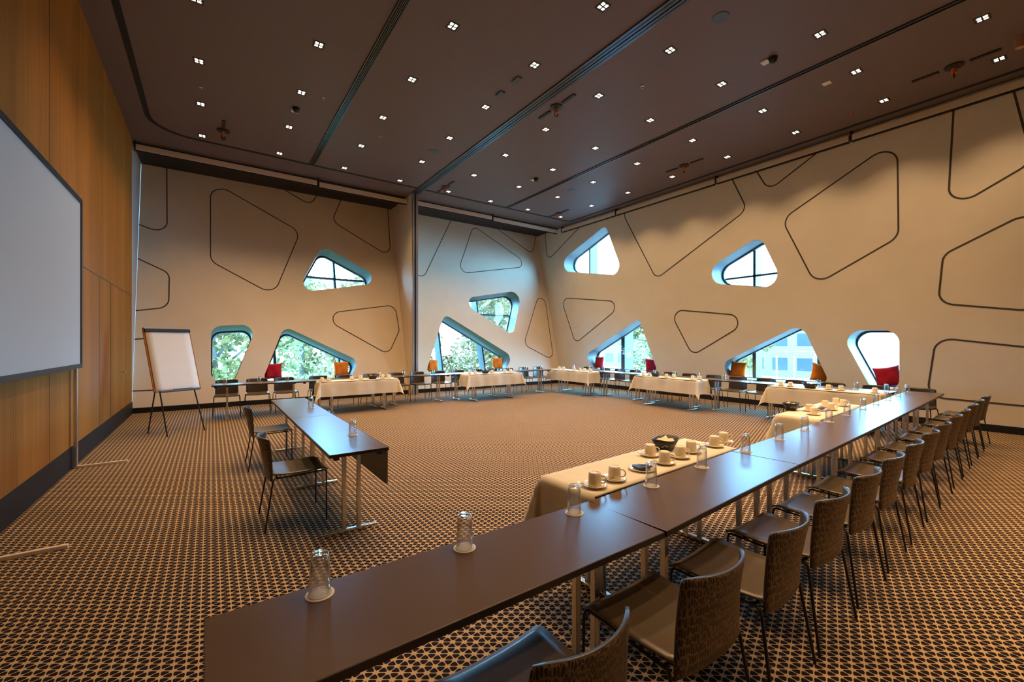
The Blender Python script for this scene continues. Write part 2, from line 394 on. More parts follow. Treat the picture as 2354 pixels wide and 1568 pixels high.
PB = {'window_2': ([(1.47,.07,.2),(3.2,.05,.3)], []), 'window_3': ([(3.22,.06,.2)], [(3.78,.05,.12)]),
      'window_4': ([(6.62,.06,.45),(8.35,.06,.4)], []), 'window_5': ([(8.37,.06,.4)], [(2.83,.05,.12)])}
PR = {'window_6': ([(11.85,.07,.45)], []), 'window_7': ([(10.2,.16,.5)], []), 'window_8': ([(5.68,.07,.35)], [(3.42,.05,.12)]),
      'window_9': ([(5.68,.09,.4),(4.16,.09,.35)], [])}
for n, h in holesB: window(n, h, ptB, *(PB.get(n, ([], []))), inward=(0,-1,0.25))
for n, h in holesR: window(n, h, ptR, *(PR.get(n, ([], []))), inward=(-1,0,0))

# floor, ceiling, rear wall, left wood wall
struct(MB().add([(XW,YBACK,0),(XR,YBACK,0),(XR,YB,0),(XW,YB,0)], [(0,1,2,3)]).obj('floor', M['carpet']))
struct(MB().box(XW-0.1,XR+0.1,YBACK-0.1,YB+1.75,HC,HC+0.1).obj('ceiling', M['ceiling']))
struct(MB().add([(XW,YBACK,0),(XR,YBACK,0),(XR,YBACK,HC),(XW,YBACK,HC)], [(3,2,1,0)]).obj('wall_rear', M['plaster']))
wl = struct(MB().box(XW-0.1,XW,YBACK,YB+0.01,0,HC).obj('wall_left', M['wood']))
pj = MB()
for y in (-1.0, 1.6, 4.2, 6.8, 9.4, 10.32, 11.6): pj.box(XW, XW+0.002, y-0.003, y+0.003, 0.28, 2.66 if 9 < y else HC)
pj.box(XW, XW+0.002, YBACK, YB, 2.655, 2.667); pj.obj('panel_joint', M['groove'], wl)
struct(MB().add([(XW-.001,YB,0),(XW-.001,YB,HC),(XW-.001,YB+1.65,HC)], [(0,1,2),]).obj('wall_return', M['whitepaint']))
d1 = empty('door_1', (XW,0,0)); struct(d1)
MB().box(0.0, 0.004, 10.33, 11.59, 0.28, 2.65).obj('door_leaf', M['wood'], d1)
hb = MB(); hb.lathe([(0,0),(0.027,0),(0.027,0.008),(0,0.008)], 16); hb.tube([(0,0,0.008),(0,0,0.055),(0,0.13,0.055)], 0.010)
hd = hb.obj('door_handle', M['chrome'], d1, smooth=True, angle=0.6); hd.location = (0.004, 11.40, 1.02); hd.rotation_euler = (0, PI/2, 0)
hb = MB(); hb.lathe([(0,0),(0.022,0),(0.022,0.01),(0,0.01)], 14); hd = hb.obj('door_lock', M['chrome'], d1); hd.location = (0.004, 11.40, 0.93); hd.rotation_euler = (0, PI/2, 0)
# skirtings
struct(MB().box(XW, XW+0.015, YBACK, YB-0.0, 0, 0.27).obj('baseboard_left', M['skirting']))
struct(MB().box(XW+0.015, 5.04, YB-0.012, YB+0.05, 0, 0.12).obj('baseboard_far', M['skirting']))
struct(MB().box(5.22, XR-0.015, YB-0.012, YB+0.05, 0, 0.12).obj('baseboard_back', M['skirting']))
struct(MB().box(XR-0.015, XR, YBACK, YB, 0, 0.13).obj('baseboard_right', M['skirting']))
# partition pier
pr = MB(); x0, x1 = 5.06, 5.22
pr.add([(x0,12.5,0),(x0,12.5,HC),(x0,14.42,HC),(x0,12.81,0),(x1,12.5,0),(x1,12.5,HC),(x1,14.42,HC),(x1,12.81,0)],
       [(0,1,2,3),(7,6,5,4),(0,4,5,1),(1,5,6,2),(3,7,4,0),(2,6,7,3)])
struct(pr.obj('wall_partition', M['plaster']))
pt = MB(); pt.box(5.05, 5.11, 12.44, 12.5, 0, HC); pt.box(5.16, 5.23, 12.44, 12.5, 0, HC, 0); pt.box(5.11, 5.16, 12.47, 12.5, 0, HC, 1)
struct(pt.obj('trim_1', [M['alu'], M['black']]))
# ceiling slot running round the field, and the three partition tracks
def slot_path():
    pts = [(-1.05, YBACK), (-1.05, 12.0), (XR-0.35, 12.0), (XR-0.35, YBACK)]
    return round_poly(pts, [0, 0.75, 0.2, 0], closed=False)
def ceil_ribbon(name, pts, w, m, th=0.006):
    fn = lambda a, b_, d=0: (a, b_, HC+d*1.0)
    P = [Vector(p) for p in pts]; rows = []
    for i in range(len(P)):
        a = P[max(i-1, 0)]; b_ = P[min(i+1, len(P)-1)]; t = (b_-a).normalized(); nn = Vector((-t.y, t.x))*w/2
        s0 = P[i]+nn; s1 = P[i]-nn
        rows.append([(s0.x, s0.y, HC), (s0.x, s0.y, HC-th), (s1.x, s1.y, HC-th), (s1.x, s1.y, HC)])
    return MB().grid(rows).obj(name, m)
struct(ceil_ribbon('trim_2', slot_path(), 0.09, M['slot']))
def track(name, x, y1, offs):
    e = empty(name); struct(e)
    MB().box(x-offs[0], x+offs[0], YBACK, y1, HC-0.008, HC).obj('track_channel', M['slot'], e)
    r = MB()
    for a, b_ in offs[1]: r.box(x+a, x+b_, YBACK, y1, HC-0.022, HC-0.008)
    r.obj('track_rail', M['track'], e)
track('trim_3', 2.12, 11.93, (0.065, [(-.062,-.045),(-.03,-.018),(-.006,.006),(.018,.03),(.045,.062)]))
track('trim_4', 5.13, 12.45, (0.12, [(-.118,-.07),(-.055,-.012),(.012,.055),(.07,.118)]))
track('trim_5', 8.22, 11.93, (0.045, [(-.042,-.03),(.03,.042)]))
# roller blind cassettes along the ceiling edges
def cassette(name, axis, a0, a1, base, z, label):
    e = empty(name, (0,0,0), 0, label, 'roller blind', 'roller blind cassettes along the ceiling edge')
    if axis == 'x':
        MB().box(a0, a1, base, base+0.10, z, z+0.13).obj('cassette', M['blind'], e, bevel=0.006)
        MB().box(a0-0.03, a0, base-0.005, base+0.11, z-0.01, HC).obj('end_bracket', M['black'], e)
        MB().box(a0, a1, base+0.03, base+0.06, z-0.03, z).obj('bottom_bar', M['black'], e)
    else:
        MB().box(base-0.10, base, a0, a1, z, z+0.13).obj('cassette', M['blind'], e, bevel=0.006)
        MB().box(base-0.11, base, a1, a1+0.03, z-0.01, HC).obj('end_bracket', M['black'], e)
        MB().box(base-0.08, base-0.03, a0, a1, z-0.03, z).obj('bottom_bar', M['black'], e)
cassette('roller_blind', 'x', -1.40, 2.42, 12.86, 6.00, 'long beige blind cassette under the ceiling edge, next to the wood wall')
cassette('roller_blind', 'x', 2.48, 5.03, 12.86, 5.97, 'shorter beige blind cassette under the ceiling edge, left of the partition post')
cassette('roller_blind', 'x', 5.27, 8.2, 12.86, 6.00, 'beige blind cassette under the ceiling edge, right of the partition post')
cassette('roller_blind', 'x', 8.26, 11.3, 12.86, 5.97, 'beige blind cassette under the ceiling edge, ending in the far corner')
cassette('roller_blind', 'y', 9.98, 12.7, XR, 6.0, 'beige blind cassette on top of the right wall, in the far corner')
cassette('roller_blind', 'y', 6.42, 9.92, XR, 6.0, 'beige blind cassette on the right wall, second from the far corner')
cassette('roller_blind', 'y', 3.38, 6.36, XR, 6.0, 'beige blind cassette on the right wall, third from the far corner')
cassette('roller_blind', 'y', -1.0, 3.32, XR, 6.0, 'beige blind cassette on the right wall, nearest the camera')
# dark lining of the ceiling beyond the blinds over the leaning wall
lin = MB(); lin.box(XW+0.02, 5.04, 12.99, 14.35, HC-0.03, HC-0.001); lin.box(5.24, XR-0.02, 12.99, 14.35, HC-0.03, HC-0.001)
struct(lin.obj('trim_6', M['black']))

# ------------------------------------------------------------------ ceiling fittings
def build_downlight():
    e = empty('downlight', cat='ceiling light', label='x')
    t = MB()
    for a in ((-.08,-.066,-.08,.08),(.066,.08,-.08,.08),(-.066,.066,-.08,-.066),(-.066,.066,.066,.08)): t.box(a[0],a[1],a[2],a[3],-0.008,0)
    t.box(-.066,.066,-.009,.009,-.008,0); t.box(-.009,.009,-.066,.066,-.008,0)
    t.obj('downlight_frame', M['black'], e)
    for sx in (-1,1):
        for sy in (-1,1):
            MB().add([(sx*.031-.021,sy*.031-.021,-.004),(sx*.031-.021,sy*.031+.021,-.004),(sx*.031+.021,sy*.031+.021,-.004),(sx*.031+.021,sy*.031-.021,-.004)], [(0,1,2,3)]).obj('led_cell', M['led'], e)
    ld = bpy.data.lights.new('downlight_beam', 'SPOT'); ld.energy = LAMP_W; ld.color = LAMP_COL; ld.spot_size = math.radians(104); ld.spot_blend = 0.85; ld.shadow_soft_size = 0.07
    lo = bpy.data.objects.new('downlight_beam', ld); COL.objects.link(lo); lo.parent = e; lo.location = (0,0,-0.03)
    return e
DL = Proto(build_downlight)
LX = [-0.16,1.36,2.87,4.38,5.90,7.42,8.94,10.44]
rown = ['next to the wood wall'] + [ORD[i]+' line from the wood wall' for i in range(1,7)] + ['next to the right wall']
for i, x in enumerate(LX):
    ys = [11.72,10.17,8.64,7.1,5.56,4.05,2.55,1.1,-0.4,-1.9]
    for j, y in enumerate(ys):
        if (i == 0 and j > 3) or (i == 1 and j > 5) or (i == 7 and j > 7) or (i < 3 and j > 8) or (i > 4 and j > 8) or (i == 6 and j > 7): continue
        DL.put((x,y,HC), 0, 'square ceiling downlight, %s, %s from the far wall' % (rown[i], ORD[j]), 'square recessed ceiling downlights')
def build_hook():
    e = empty('rigging_point', cat='ceiling hook', label='x')
    MB().lathe([(0,0),(0.12,0),(0.12,-0.02),(0.05,-0.035),(0,-0.035)][::-1], 24).obj('hook_plate', M['black'], e, smooth=True, angle=.5)
    MB().lathe([(0,-.035),(0.032,-.035),(0.035,-.12),(0,-.12)][::-1], 14).obj('hook_body', M['hook'], e, smooth=True, angle=.5)
    MB().tube([(0.04*math.sin(a),0,-0.155+0.04*math.cos(a)) for a in [k*2*PI/12 for k in range(13)]], 0.008, 6).obj('hook_ring', M['black'], e)
    MB().box(-.03,.03,.18,.52,-.02,0).obj('mounting_rail', M['black'], e); MB().box(-.03,.03,-.52,-.18,-.02,0).obj('mounting_rail', M['black'], e)
    return e
HK = Proto(build_hook)
for x, y, l in [(0.22,11.16,'by the wood wall, far end'),(5.5,6.3,'beside the wide middle track'),(5.65,11.4,'right of the partition post'),(10.08,11.42,'in the far right corner'),(10.02,6.47,'halfway along the right wall'),(10.09,1.56,'near the camera by the right wall')]:
    HK.put((x,y,HC), 0, 'orange rigging hook on a black round plate, ceiling, '+l, 'orange ceiling rigging hooks')
for (x, y), l in zip([(4.36,6.04),(4.36,6.56)], ['nearer the camera','farther from the camera']):
    o = MB().box(-.05,.05,-.09,.09,-.025,0).obj('ceiling_speaker', M['greyblue'], bevel=.006, loc=(x,y,HC)); tag(o, 'small grey-blue rectangular ceiling plate left of the wide track, '+l, 'ceiling plate', 'grey rectangular ceiling plates')
def build_sensor():
    e = empty('ceiling_camera', cat='ceiling camera', label='x')
    MB().lathe([(0,-.09),(.03,-.085),(.055,-.06),(.06,-.03),(.06,-.012)], 18).obj('camera_dome', M['black'], e, smooth=True)
    MB().box(-.06,.06,.06,.17,-.02,0).obj('camera_base', M['whiteplastic'], e)
    MB().lathe([(0,-.012),(.07,-.012),(.07,0)],18).obj('camera_mount', M['black'], e)
    return e
SE = Proto(build_sensor)
for x, y, l in [(1.36,9.27,'above the left side of the room'),(7.43,9.37,'above the far middle of the room'),(7.41,3.2,'above the near right of the room')]:
    SE.put((x,y,HC), 0, 'black ceiling dome with white base, '+l, 'black ceiling domes with white bases')
for x, y, l in [(5.88,3.23,'near the camera'),(4.37,9.47,'left of the wide track, far'),(8.87,9.48,'near the far corner')]:
    o = MB().lathe([(0,-.01),(.105,-.01),(.115,0)], 24).obj('round_speaker', M['greyblue'], loc=(x,y,HC)); tag(o, 'round grey-blue ceiling speaker grille '+l, 'ceiling speaker', 'round ceiling speaker grilles')
o = MB().lathe([(0,-.16),(.055,-.16),(.06,0)], 18).obj('ceiling_spotlight', M['copper'], smooth=True, angle=.6, loc=(9.95,.84,HC)); tag(o, 'copper cylinder light on the ceiling at the right edge', 'ceiling light')
o = MB().box(-.06,.06,-.06,.06,-.015,0).obj('smoke_detector', M['whiteplastic'], loc=(8.9,2.96,HC)); tag(o, 'small white square detector on the ceiling, right', 'detector')
o = MB().lathe([(0,-.03),(.02,-.025),(.03,0)], 12).obj('alarm_light', M['redlamp'], loc=(10.5,3.06,HC)); tag(o, 'tiny red alarm light on the ceiling by the right wall', 'alarm light')
SPK = None
for x, y, l in [(3.08,9.45,'left of the wide track'),(6.31,4.9,'right of the wide track'),(-0.15,9.5,'by the wood wall'),(1.72,8.58,'beside the narrow striped track')]:
    if SPK is None:
        SPK = o = MB().lathe([(0,-.05),(.012,-.05),(.012,-.02),(.03,-.012),(.03,0)], 12).obj('sprinkler', M['alu'], loc=(x,y,HC))
    else:
        o = SPK.copy(); COL.objects.link(o); o.location = (x,y,HC)
    tag(o, 'small metal ceiling sprinkler '+l, 'sprinkler', 'ceiling sprinklers')

# ------------------------------------------------------------------ furniture
def build_chair():
    e = empty('shell_chair', cat='chair', label='x')
    # seat: slightly dished panel with a rolled front lip
    P = []
    for j in range(13):
        t = j/12; y = 0.245-0.445*t
        z = 0.462-0.012*math.sin(PI*t) + (-(max(0, 0.12-t)/0.12)**2*0.02)
        w = 0.232-0.012*t
        P.append([(w*(k/5-1)*1.0, y+0.004*abs(k/5-1), z+0.012*abs(k/5-1)**3) for k in range(11)])
    MB().grid(P).obj('seat', M['shell'], e, smooth=True, solid=0.011)
    # back: curved panel wrapping the sitter, dipping below the seat at the rear
    P = []
    for j in range(17):
        t = j/16; z = 0.415+0.365*t; yc = -0.215-0.065*t**1.3
        w = 0.222-0.012*t - 0.03*max(0, t-0.9)/0.1*0.3
        row = []
        for k in range(15):
            u = k/7-1; row.append((w*u*(1-0.03*u*u), yc+0.072*abs(u)**2.2*(0.35+0.65*t), z-0.012*(abs(u)**6)*(1 if t > .95 else 0)))
        P.append(row)
    back = MB().grid(P)
    ob = back.obj('backrest', [M['shelldark'], M['weave']], e, smooth=True)
    q = ob.modifiers.new('thickness', 'SOLIDIFY'); q.thickness = 0.012; q.offset = -1; q.material_offset = 1; q.material_offset_rim = 0
    # thin steel rod frame
    fr = MB()
    for s in (-1, 1): fr.tube([(s*.222,.225,.447),(s*.222,-.175,.436)], .0065, 8)
    fr.tube([(-.222,.16,.442),(0,.16,.43),(.222,.16,.442)], .0065, 8); fr.tube([(-.222,-.15,.436),(0,-.15,.424),(.222,-.15,.436)], .0065, 8)
    fr.obj('seat_frame', M['rod'], e, smooth=True)
    for s in (-1, 1):
        MB().tube([(s*.222,.215,.449),(s*.228,.232,.443),(s*.235,.236,.42),(s*.245,.235,.012),(s*.245,.235,0)], .0075, 8).obj('leg', M['rod'], e, smooth=True)
        MB().tube([(s*.222,-.165,.438),(s*.228,-.182,.43),(s*.232,-.19,.41),(s*.265,-.25,.012),(s*.265,-.25,0)], .0075, 8).obj('leg', M['rod'], e, smooth=True)
    return e
CH = Proto(build_chair)

def build_table(L_, Wd=0.47, modesty=False, cover=False):
    def f():
        e = empty('folding_table', cat='table', label='x')
        MB().box(-L_/2+.002, L_/2-.002, -Wd/2, Wd/2, 0.712, 0.735).obj('tabletop', M['tabletop'], e, bevel=0.002)
        ed = MB(); ed.box(-L_/2+.002, L_/2-.002, -Wd/2-0.002, Wd/2+.002, 0.708, 0.7335); ed.obj('edge_band', M['tableedge'], e)
        for s in (-1, 1):
            x = s*(L_/2-.27)
            for yy in (-.06, .06):
                MB().box(x-.016, x+.016, yy-.016, yy+.016, 0.03, 0.70).obj('leg', M['chrome'], e, bevel=.003)
            MB().box(x-.02, x+.02, -Wd/2+.02, Wd/2-.02, 0.0, 0.032).obj('foot', M['chrome'], e, bevel=.006)
            MB().box(x-.03, x+.03, -Wd/2+.08, Wd/2-.08, 0.685, 0.708).obj('leg_bracket', M['rod'], e)
            b = MB()
            for sy in (-1, 1): b.box(s*(L_/2-.07)-.025, s*(L_/2-.07)+.025, sy*(Wd/2-.06)-.02, sy*(Wd/2-.06)+.02, 0.675, 0.708)
            b.obj('connector', M['black'], e)
        if modesty:
            MB().box(-L_/2+.01, L_/2-.01, Wd/2-.022, Wd/2-.004, 0.43, 0.706).obj('modesty_panel', M['tabletop'], e, bevel=.002)
        return e
    return f
# long front row, six tables in a line drifting very slightly away
ROW = [(-0.02,1.178),(1.70,1.192),(3.42,1.302),(5.12,1.392),(6.82,1.492),(8.52,1.592),(10.22,1.70)]
TF = Proto(build_table(1.71))
for i in range(6):
    (xa, ya), (xb, yb) = ROW[i], ROW[i+1]; rz = math.atan2(yb-ya, xb-xa)
    wx = (xa+xb)/2 - math.sin(rz)*0.235; wy = (ya+yb)/2 + math.cos(rz)*0.235
    TF.put((wx,wy,0), rz, 'bare dark brown table of the long front row, '+['closest to the camera','second from the camera','third from the camera','fourth from the camera','fifth from the camera','far end at the right'][i], 'bare tables of the long front row')
def row_y(x):
    for (xa, ya), (xb, yb) in zip(ROW, ROW[1:]):
        if x <= xb or xb == 10.22: return ya+(yb-ya)*(x-xa)/(xb-xa)
TL = Proto(build_table(1.95, 0.46, True))
TL.put((0.975,4.455,0), -PI/2, 'dark brown table with hanging front panel, nearer of the pair on the left', 'tables on the left with two chairs')
TL.put((0.975,6.405,0), -PI/2, 'dark brown table with hanging front panel, farther of the pair on the left', 'tables on the left with two chairs')
TB = Proto(build_table(1.79))
where5 = ['nearest the wood wall','second from the wood wall','third from the wood wall','fourth from the wood wall','ending in the far corner']
for i in range(5): TB.put((0.9+1.79*i, 10.74, 0), 0, 'bare dark table along the far window wall, '+where5[i], 'bare tables along the far window wall')
TR_ = Proto(build_table(1.74))
where5r = ['in the far corner','second from the far corner','third from the far corner','fourth from the far corner','meeting the long front row']
for i in range(5): TR_.put((9.77, 10.08-1.74*i, 0), PI/2, 'bare dark table along the right window wall, '+where5r[i], 'bare tables along the right window wall')
# tables under cloths
def build_cloth(L_, Wd, back_open=True, seed=0, drop=0.34):
    """cloth in table coordinates: +y edge touches the neighbouring table"""
    rnd = random.Random(seed); ph = [rnd.uniform(0, 6.28) for _ in range(8)]
    us = []; nx = 34; ny = 12; no = 9
    xs = [-L_/2-drop*(1-k/no) for k in range(no)]+[-L_/2+L_*k/nx for k in range(nx+1)]+[L_/2+drop*(k+1)/no for k in range(no)]
    ys = [-Wd/2-drop*(1-k/no) for k in range(no)]+[-Wd/2+Wd*k/ny for k in range(ny+1)]+[Wd/2+drop*(k+1)/no for k in range(no)]
    P = []
    for x in xs:
        r = []
        for y in ys:
            du = max(0, abs(x)-L_/2)*(1 if x > 0 else -1); dv = max(0, abs(y)-Wd/2)*(1 if y > 0 else -1)
            cx_, cy_ = max(-L_/2, min(L_/2, x)), max(-Wd/2, min(Wd/2, y))
            rho = math.hypot(du, dv); fold = 0.0
            if rho > 0:
                ex, ey = du/rho, dv/rho
                s = cx_*abs(ey)+cy_*abs(ex)
                fold = (0.012*math.sin(s*9+ph[0])+0.008*math.sin(s*21+ph[1]))*min(1, rho/0.2)
                corner = 2*abs(ex*ey)
                out = 0.010+0.06*rho+fold+corner*rho*0.28
                oy = ey*out
                if y > Wd/2: oy = min(oy, 0.003)
                r.append((cx_+ex*out, cy_+oy, 0.741-rho*(0.985-0.10*corner)+0.004))
            else:
                z = 0.7405+0.0008*math.sin(x*14+ph[2])*math.sin(y*17+ph[3]); r.append((x, y, z))
        P.append(r)
    return P
cloth_specs = [((2.63,1.675+0.02,0), None, 1.80, 'near'), ]
clothed = []
def cloth_table(cx_, cy_, rz, L_, Wd, seed, where, first=[None]):
    key = L_
    t = PT[key].put((cx_,cy_,0), rz, 'table hidden under a cream cloth, '+where, 'cloth covered tables')
    o = MB().grid(build_cloth(L_+.0, Wd, seed=seed)).obj('tablecloth', M['cloth'], smooth=True, loc=(cx_,cy_,0)); o.rotation_euler = (0,0,rz)
    tag(o, 'cream tablecloth with hanging sides, '+where, 'tablecloth', 'cream tablecloths')
PT = {1.74: Proto(build_table(1.74))}
def near_y(x): return row_y(x)+0.47+0.245
cloth_table(2.62, near_y(2.62)+.003, PI+0.058, 1.74, 0.45, 1, 'behind the front row, nearest the camera')
cloth_table(6.42, near_y(6.42)+.003, PI+0.058, 1.74, 0.45, 2, 'behind the front row, farther right')
cloth_table(2.83, 10.255, 0, 1.74, 0.46, 3, 'at the far wall left of the partition post')
cloth_table(6.53, 10.255, 0, 1.74, 0.46, 4, 'at the far wall right of the partition post')
cloth_table(9.285, 9.83, -PI/2, 1.74, 0.46, 5, 'at the right wall, closest to the far corner')
cloth_table(9.285, 6.40, -PI/2, 1.74, 0.46, 6, 'at the right wall, middle one of three')
cloth_table(9.285, 3.14, -PI/2, 1.74, 0.46, 7, 'at the right wall, nearest the front row')

# chairs: front row (seen from behind), far row, right row, two on the left
FX = [0.86,1.55,2.175,2.79,3.44,4.09,4.775,5.48,6.15,6.92,7.58,8.34,9.03,9.78]
for i, x in enumerate(FX):
    rnd = random.Random(i)
    CH.put((x, 1.09+0.035*(x-2 if x > 2 else 0)*1.15, 0), rnd.uniform(-.05,.05)+0.03, 'brown shell chair tucked under the front row, %s' % (['closest to the camera'] + [ORD[k]+' from the camera' for k in range(1,13)] + ['at the far right end'])[i], 'shell chairs along the front row')
BX = [0.286,0.86,1.43,2.17,2.78,3.48,4.16,4.77,5.41,6.06,6.70,7.26,7.89,8.54,9.14]
for i, x in enumerate(BX):
    CH.put((x, 11.22, 0), PI+random.uniform(-.06,.06), 'dark shell chair facing us at the far window wall, %s from the wood wall' % ORD[i], 'shell chairs along the far window wall')
RY = [2.06,2.68,3.37,4.06,4.68,5.31,5.95,6.6,7.2,7.79,8.41,9.0,9.6,10.4]
for i, y in enumerate(RY):
    CH.put((10.28, y, 0), PI/2+random.uniform(-.06,.06), 'dark shell chair along the right window wall, %s from the front row' % ORD[i], 'shell chairs along the right window wall')
CH.put((0.62, 4.37, 0), -PI/2, 'brown shell chair side-on at the left tables, nearer one', 'two chairs at the left tables')
CH.put((0.63, 6.46, 0), -PI/2, 'brown shell chair side-on at the left tables, farther one', 'two chairs at the left tables')

# ------------------------------------------------------------------ tableware
def build_glass():
    e = empty('water_glass', cat='glass', label='x')
    prof = [(0.0355,0.0),(0.034,0.05),(0.032,0.11),(0.0305,0.135),(0.026,0.14),(0,0.14)]
    inn = [(0,0.128),(0.024,0.128),(0.0285,0.12),(0.030,0.10),(0.0335,0.0),(0.0355,0.0)]
    MB().lathe(prof[::1]+[] , 24).obj('glass_wall', M['tumbler'], e, smooth=True)
    MB().lathe(inn, 24).obj('glass_base', M['tumbler'], e, smooth=True)
    return e
def build_glass_far():
    e = empty('water_glass', cat='glass', label='x')
    MB().lathe([(0.0355,0.0),(0.034,0.05),(0.032,0.11),(0.0305,0.135),(0.026,0.14),(0,0.14)], 16).obj('glass_wall', M['tumbler'], e, smooth=True)
    return e
GL = Proto(build_glass)
def build_coaster():
    e = empty('coaster', cat='coaster', label='x')
    MB().lathe([(0,0),(0.047,0),(0.047,0.002),(0,0.002)], 28).obj('coaster_disc', M['coaster'], e)
    b = MB(); b.lathe([(0.033,0.0022),(0.040,0.0022)], 28); b.obj('printed_ring', M['coasterprint'], e); return e
CO = Proto(build_coaster)
def setting(x, y, z, where):
    CO.put((x,y,z), 0, 'round paper coaster, '+where, 'round paper coasters')
    GL.put((x,y,z+.0025), 0, 'upturned water glass, '+where, 'upturned water glasses')
TZ = 0.735
gx = [0.306,0.874,1.509,2.174,2.786,3.48,4.15,4.78,5.52,6.2,6.9,7.58,8.3,9.0,9.75]
for i, x in enumerate(gx):
    y = row_y(x)+0.40; setting(x, y, TZ, 'front row, '+(['nearest the camera']+[ORD[k]+' from the camera' for k in range(1,14)]+['at the far end'])[i])
setting(1.085,4.13,TZ,'left tables, nearer chair'); setting(1.085,6.17,TZ,'left tables, farther chair')
bx = [0.242,0.846,1.387,2.27,2.75,3.43,4.06,4.9,5.5,6.17,6.8,7.36,8.0,8.62,8.86]
for i, x in enumerate(bx[:14]): setting(x, 10.60, TZ, 'far window wall, %s from the wood wall' % ORD[i])
ry = [2.32,2.75,3.34,4.0,4.62,5.2,5.85,6.5,7.1,7.7,8.3,8.9,9.5,10.2]
for i, y in enumerate(ry): setting(9.64, y, TZ, 'right window wall, %s from the front row' % ORD[i])

def build_cup():
    e = empty('coffee_cup', cat='cup', label='x')
    MB().lathe([(0.041,0.0),(0.0395,0.004),(0.038,0.05),(0.036,0.078),(0.031,0.084),(0.026,0.084),(0.025,0.080),(0,0.080)], 24).obj('cup_body', M['china'], e, smooth=True)
    MB().tube([(-0.036,0,0.064),(-0.055,0,0.064),(-0.066,0,0.052),(-0.066,0,0.034),(-0.055,0,0.022),(-0.038,0,0.022)], .0045, 8).obj('cup_handle', M['china'], e, smooth=True)
    return e
def build_saucer():
    e = MB().lathe([(0,0.004),(0.035,0.004),(0.055,0.010),(0.076,0.018),(0.077,0.016),(0.056,0.006),(0.04,0.0),(0,0.0)], 28).obj('saucer', M['china'], smooth=True)
    tag(e, 'x', 'saucer'); return e
def build_spoon():
    b = MB(); b.tube([(0,-.065,.004),(0,0,.006),(0,.035,.008)], .0022, 6)
    b.lathe([(0,-.003),(.010,0),(0.0135,.002)], 12, (0,.05,.008)); e = b.obj('teaspoon', M['chrome'], smooth=True); tag(e, 'x', 'spoon'); return e
CUP, SAU, SPO = Proto(build_cup), Proto(build_saucer), Proto(build_spoon)
def cup(x, y, z, where, rz=2.2, spoon=True):
    SAU.put((x,y,z), 0, 'cream saucer under cup, '+where, 'cream saucers')
    CUP.put((x,y,z+.0048), rz, 'upturned cream cup, '+where, 'upturned cream coffee cups')
    if spoon: SPO.put((x-0.056,y+0.015,z+.013), rz-1.9, 'teaspoon on saucer, '+where, 'teaspoons on saucers')
CZ = 0.7425
A1 = 'near cloth, '
for i, (x, y) in enumerate([(1.87,1.775),(2.06,1.79),(2.63,1.83),(2.86,1.86),(3.07,1.90),(2.72,2.02),(3.40,1.90),(3.60,1.93)]):
    cup(x, y+.02, CZ, A1+['nearest the camera','second from the camera','left of the basket group, in front','middle of the basket group','behind a glass right of the basket','directly before the basket','right pair, left one','right pair, right one'][i])
A2 = 'second near cloth, '
for i, (x, y) in enumerate([(5.86,2.08),(6.12,2.22),(6.45,2.10),(6.68,2.24),(6.98,2.13),(7.12,2.26)]):
    cup(x, y, CZ, A2+ORD[i]+' from the camera', spoon=False)
for i, x in enumerate([2.02,2.16,2.66,2.86,3.38,3.53]): cup(x, 10.2, CZ, 'far cloth left of the partition, %s from left' % ORD[i], spoon=False)
for i, x in enumerate([5.78,5.95,6.5,6.95,7.15]): cup(x, 10.2, CZ, 'far cloth right of the partition, %s from left' % ORD[i], spoon=False)
for i, y in enumerate([10.45,10.25,9.75,9.5,9.3,9.06]): cup(9.25, y, CZ, 'cloth by the far corner, %s from the corner' % ORD[i], spoon=False)
for i, y in enumerate([7.15,6.97,6.46,6.25,5.75,5.58]): cup(9.25, y, CZ, 'middle cloth of the right wall, %s from the far end' % ORD[i], spoon=False)
for i, y in enumerate([3.85,3.68,3.05,2.86,2.38]): cup(9.25, y, CZ, 'last cloth of the right wall, %s from the far end' % ORD[i], spoon=False)
def build_basket():
    e = empty('bread_basket', cat='basket', label='x')
    P = []
    for k in range(28):
        a = 2*PI*k/28; c, s = math.cos(a), math.sin(a); rr = 1/((abs(c)**3+abs(s)**3)**(1/3))
        P.append([(0,0,.004)]+[(c*rr*r*1.0, s*rr*r*0.72, z+lift*abs(c)**2) for r, z, lift in ((.075,.0,0),(.105,.055,.0),(.125,.085,.012),(.118,.086,.012),(.098,.055,0),(.07,.008,0))]+[(0,0,.010)])
    MB().grid(P, closeu=True).obj('basket_body', M['basket'], e, smooth=True)
    P = []
    for i in range(9):
        P.append([((i/4-1)*.10, (j/3-1)*.06, .045+.025*math.sin(i*1.1+j)*math.cos(j*1.3)+.03*(j/6)) for j in range(7)])
    MB().grid(P).obj('napkin', M['napkin'], e, smooth=True, solid=.003)
    return e
BK = Proto(build_basket)
for x, y, z, rz, w in [(2.98,2.09,CZ,.2,'on the nearest cloth by the cups'),(6.05,2.40,CZ,.2,'on the second near cloth'),(3.14,10.2,CZ,0,'on the far cloth left of the partition'),(6.28,10.2,CZ,0,'on the far cloth right of the partition'),(9.22,6.75,CZ,PI/2,'on the middle cloth of the right wall'),(9.22,3.33,CZ,PI/2,'on the last cloth of the right wall')]:
    BK.put((x,y,z), rz, 'dark basket with a cream napkin, '+w, 'dark bread baskets')
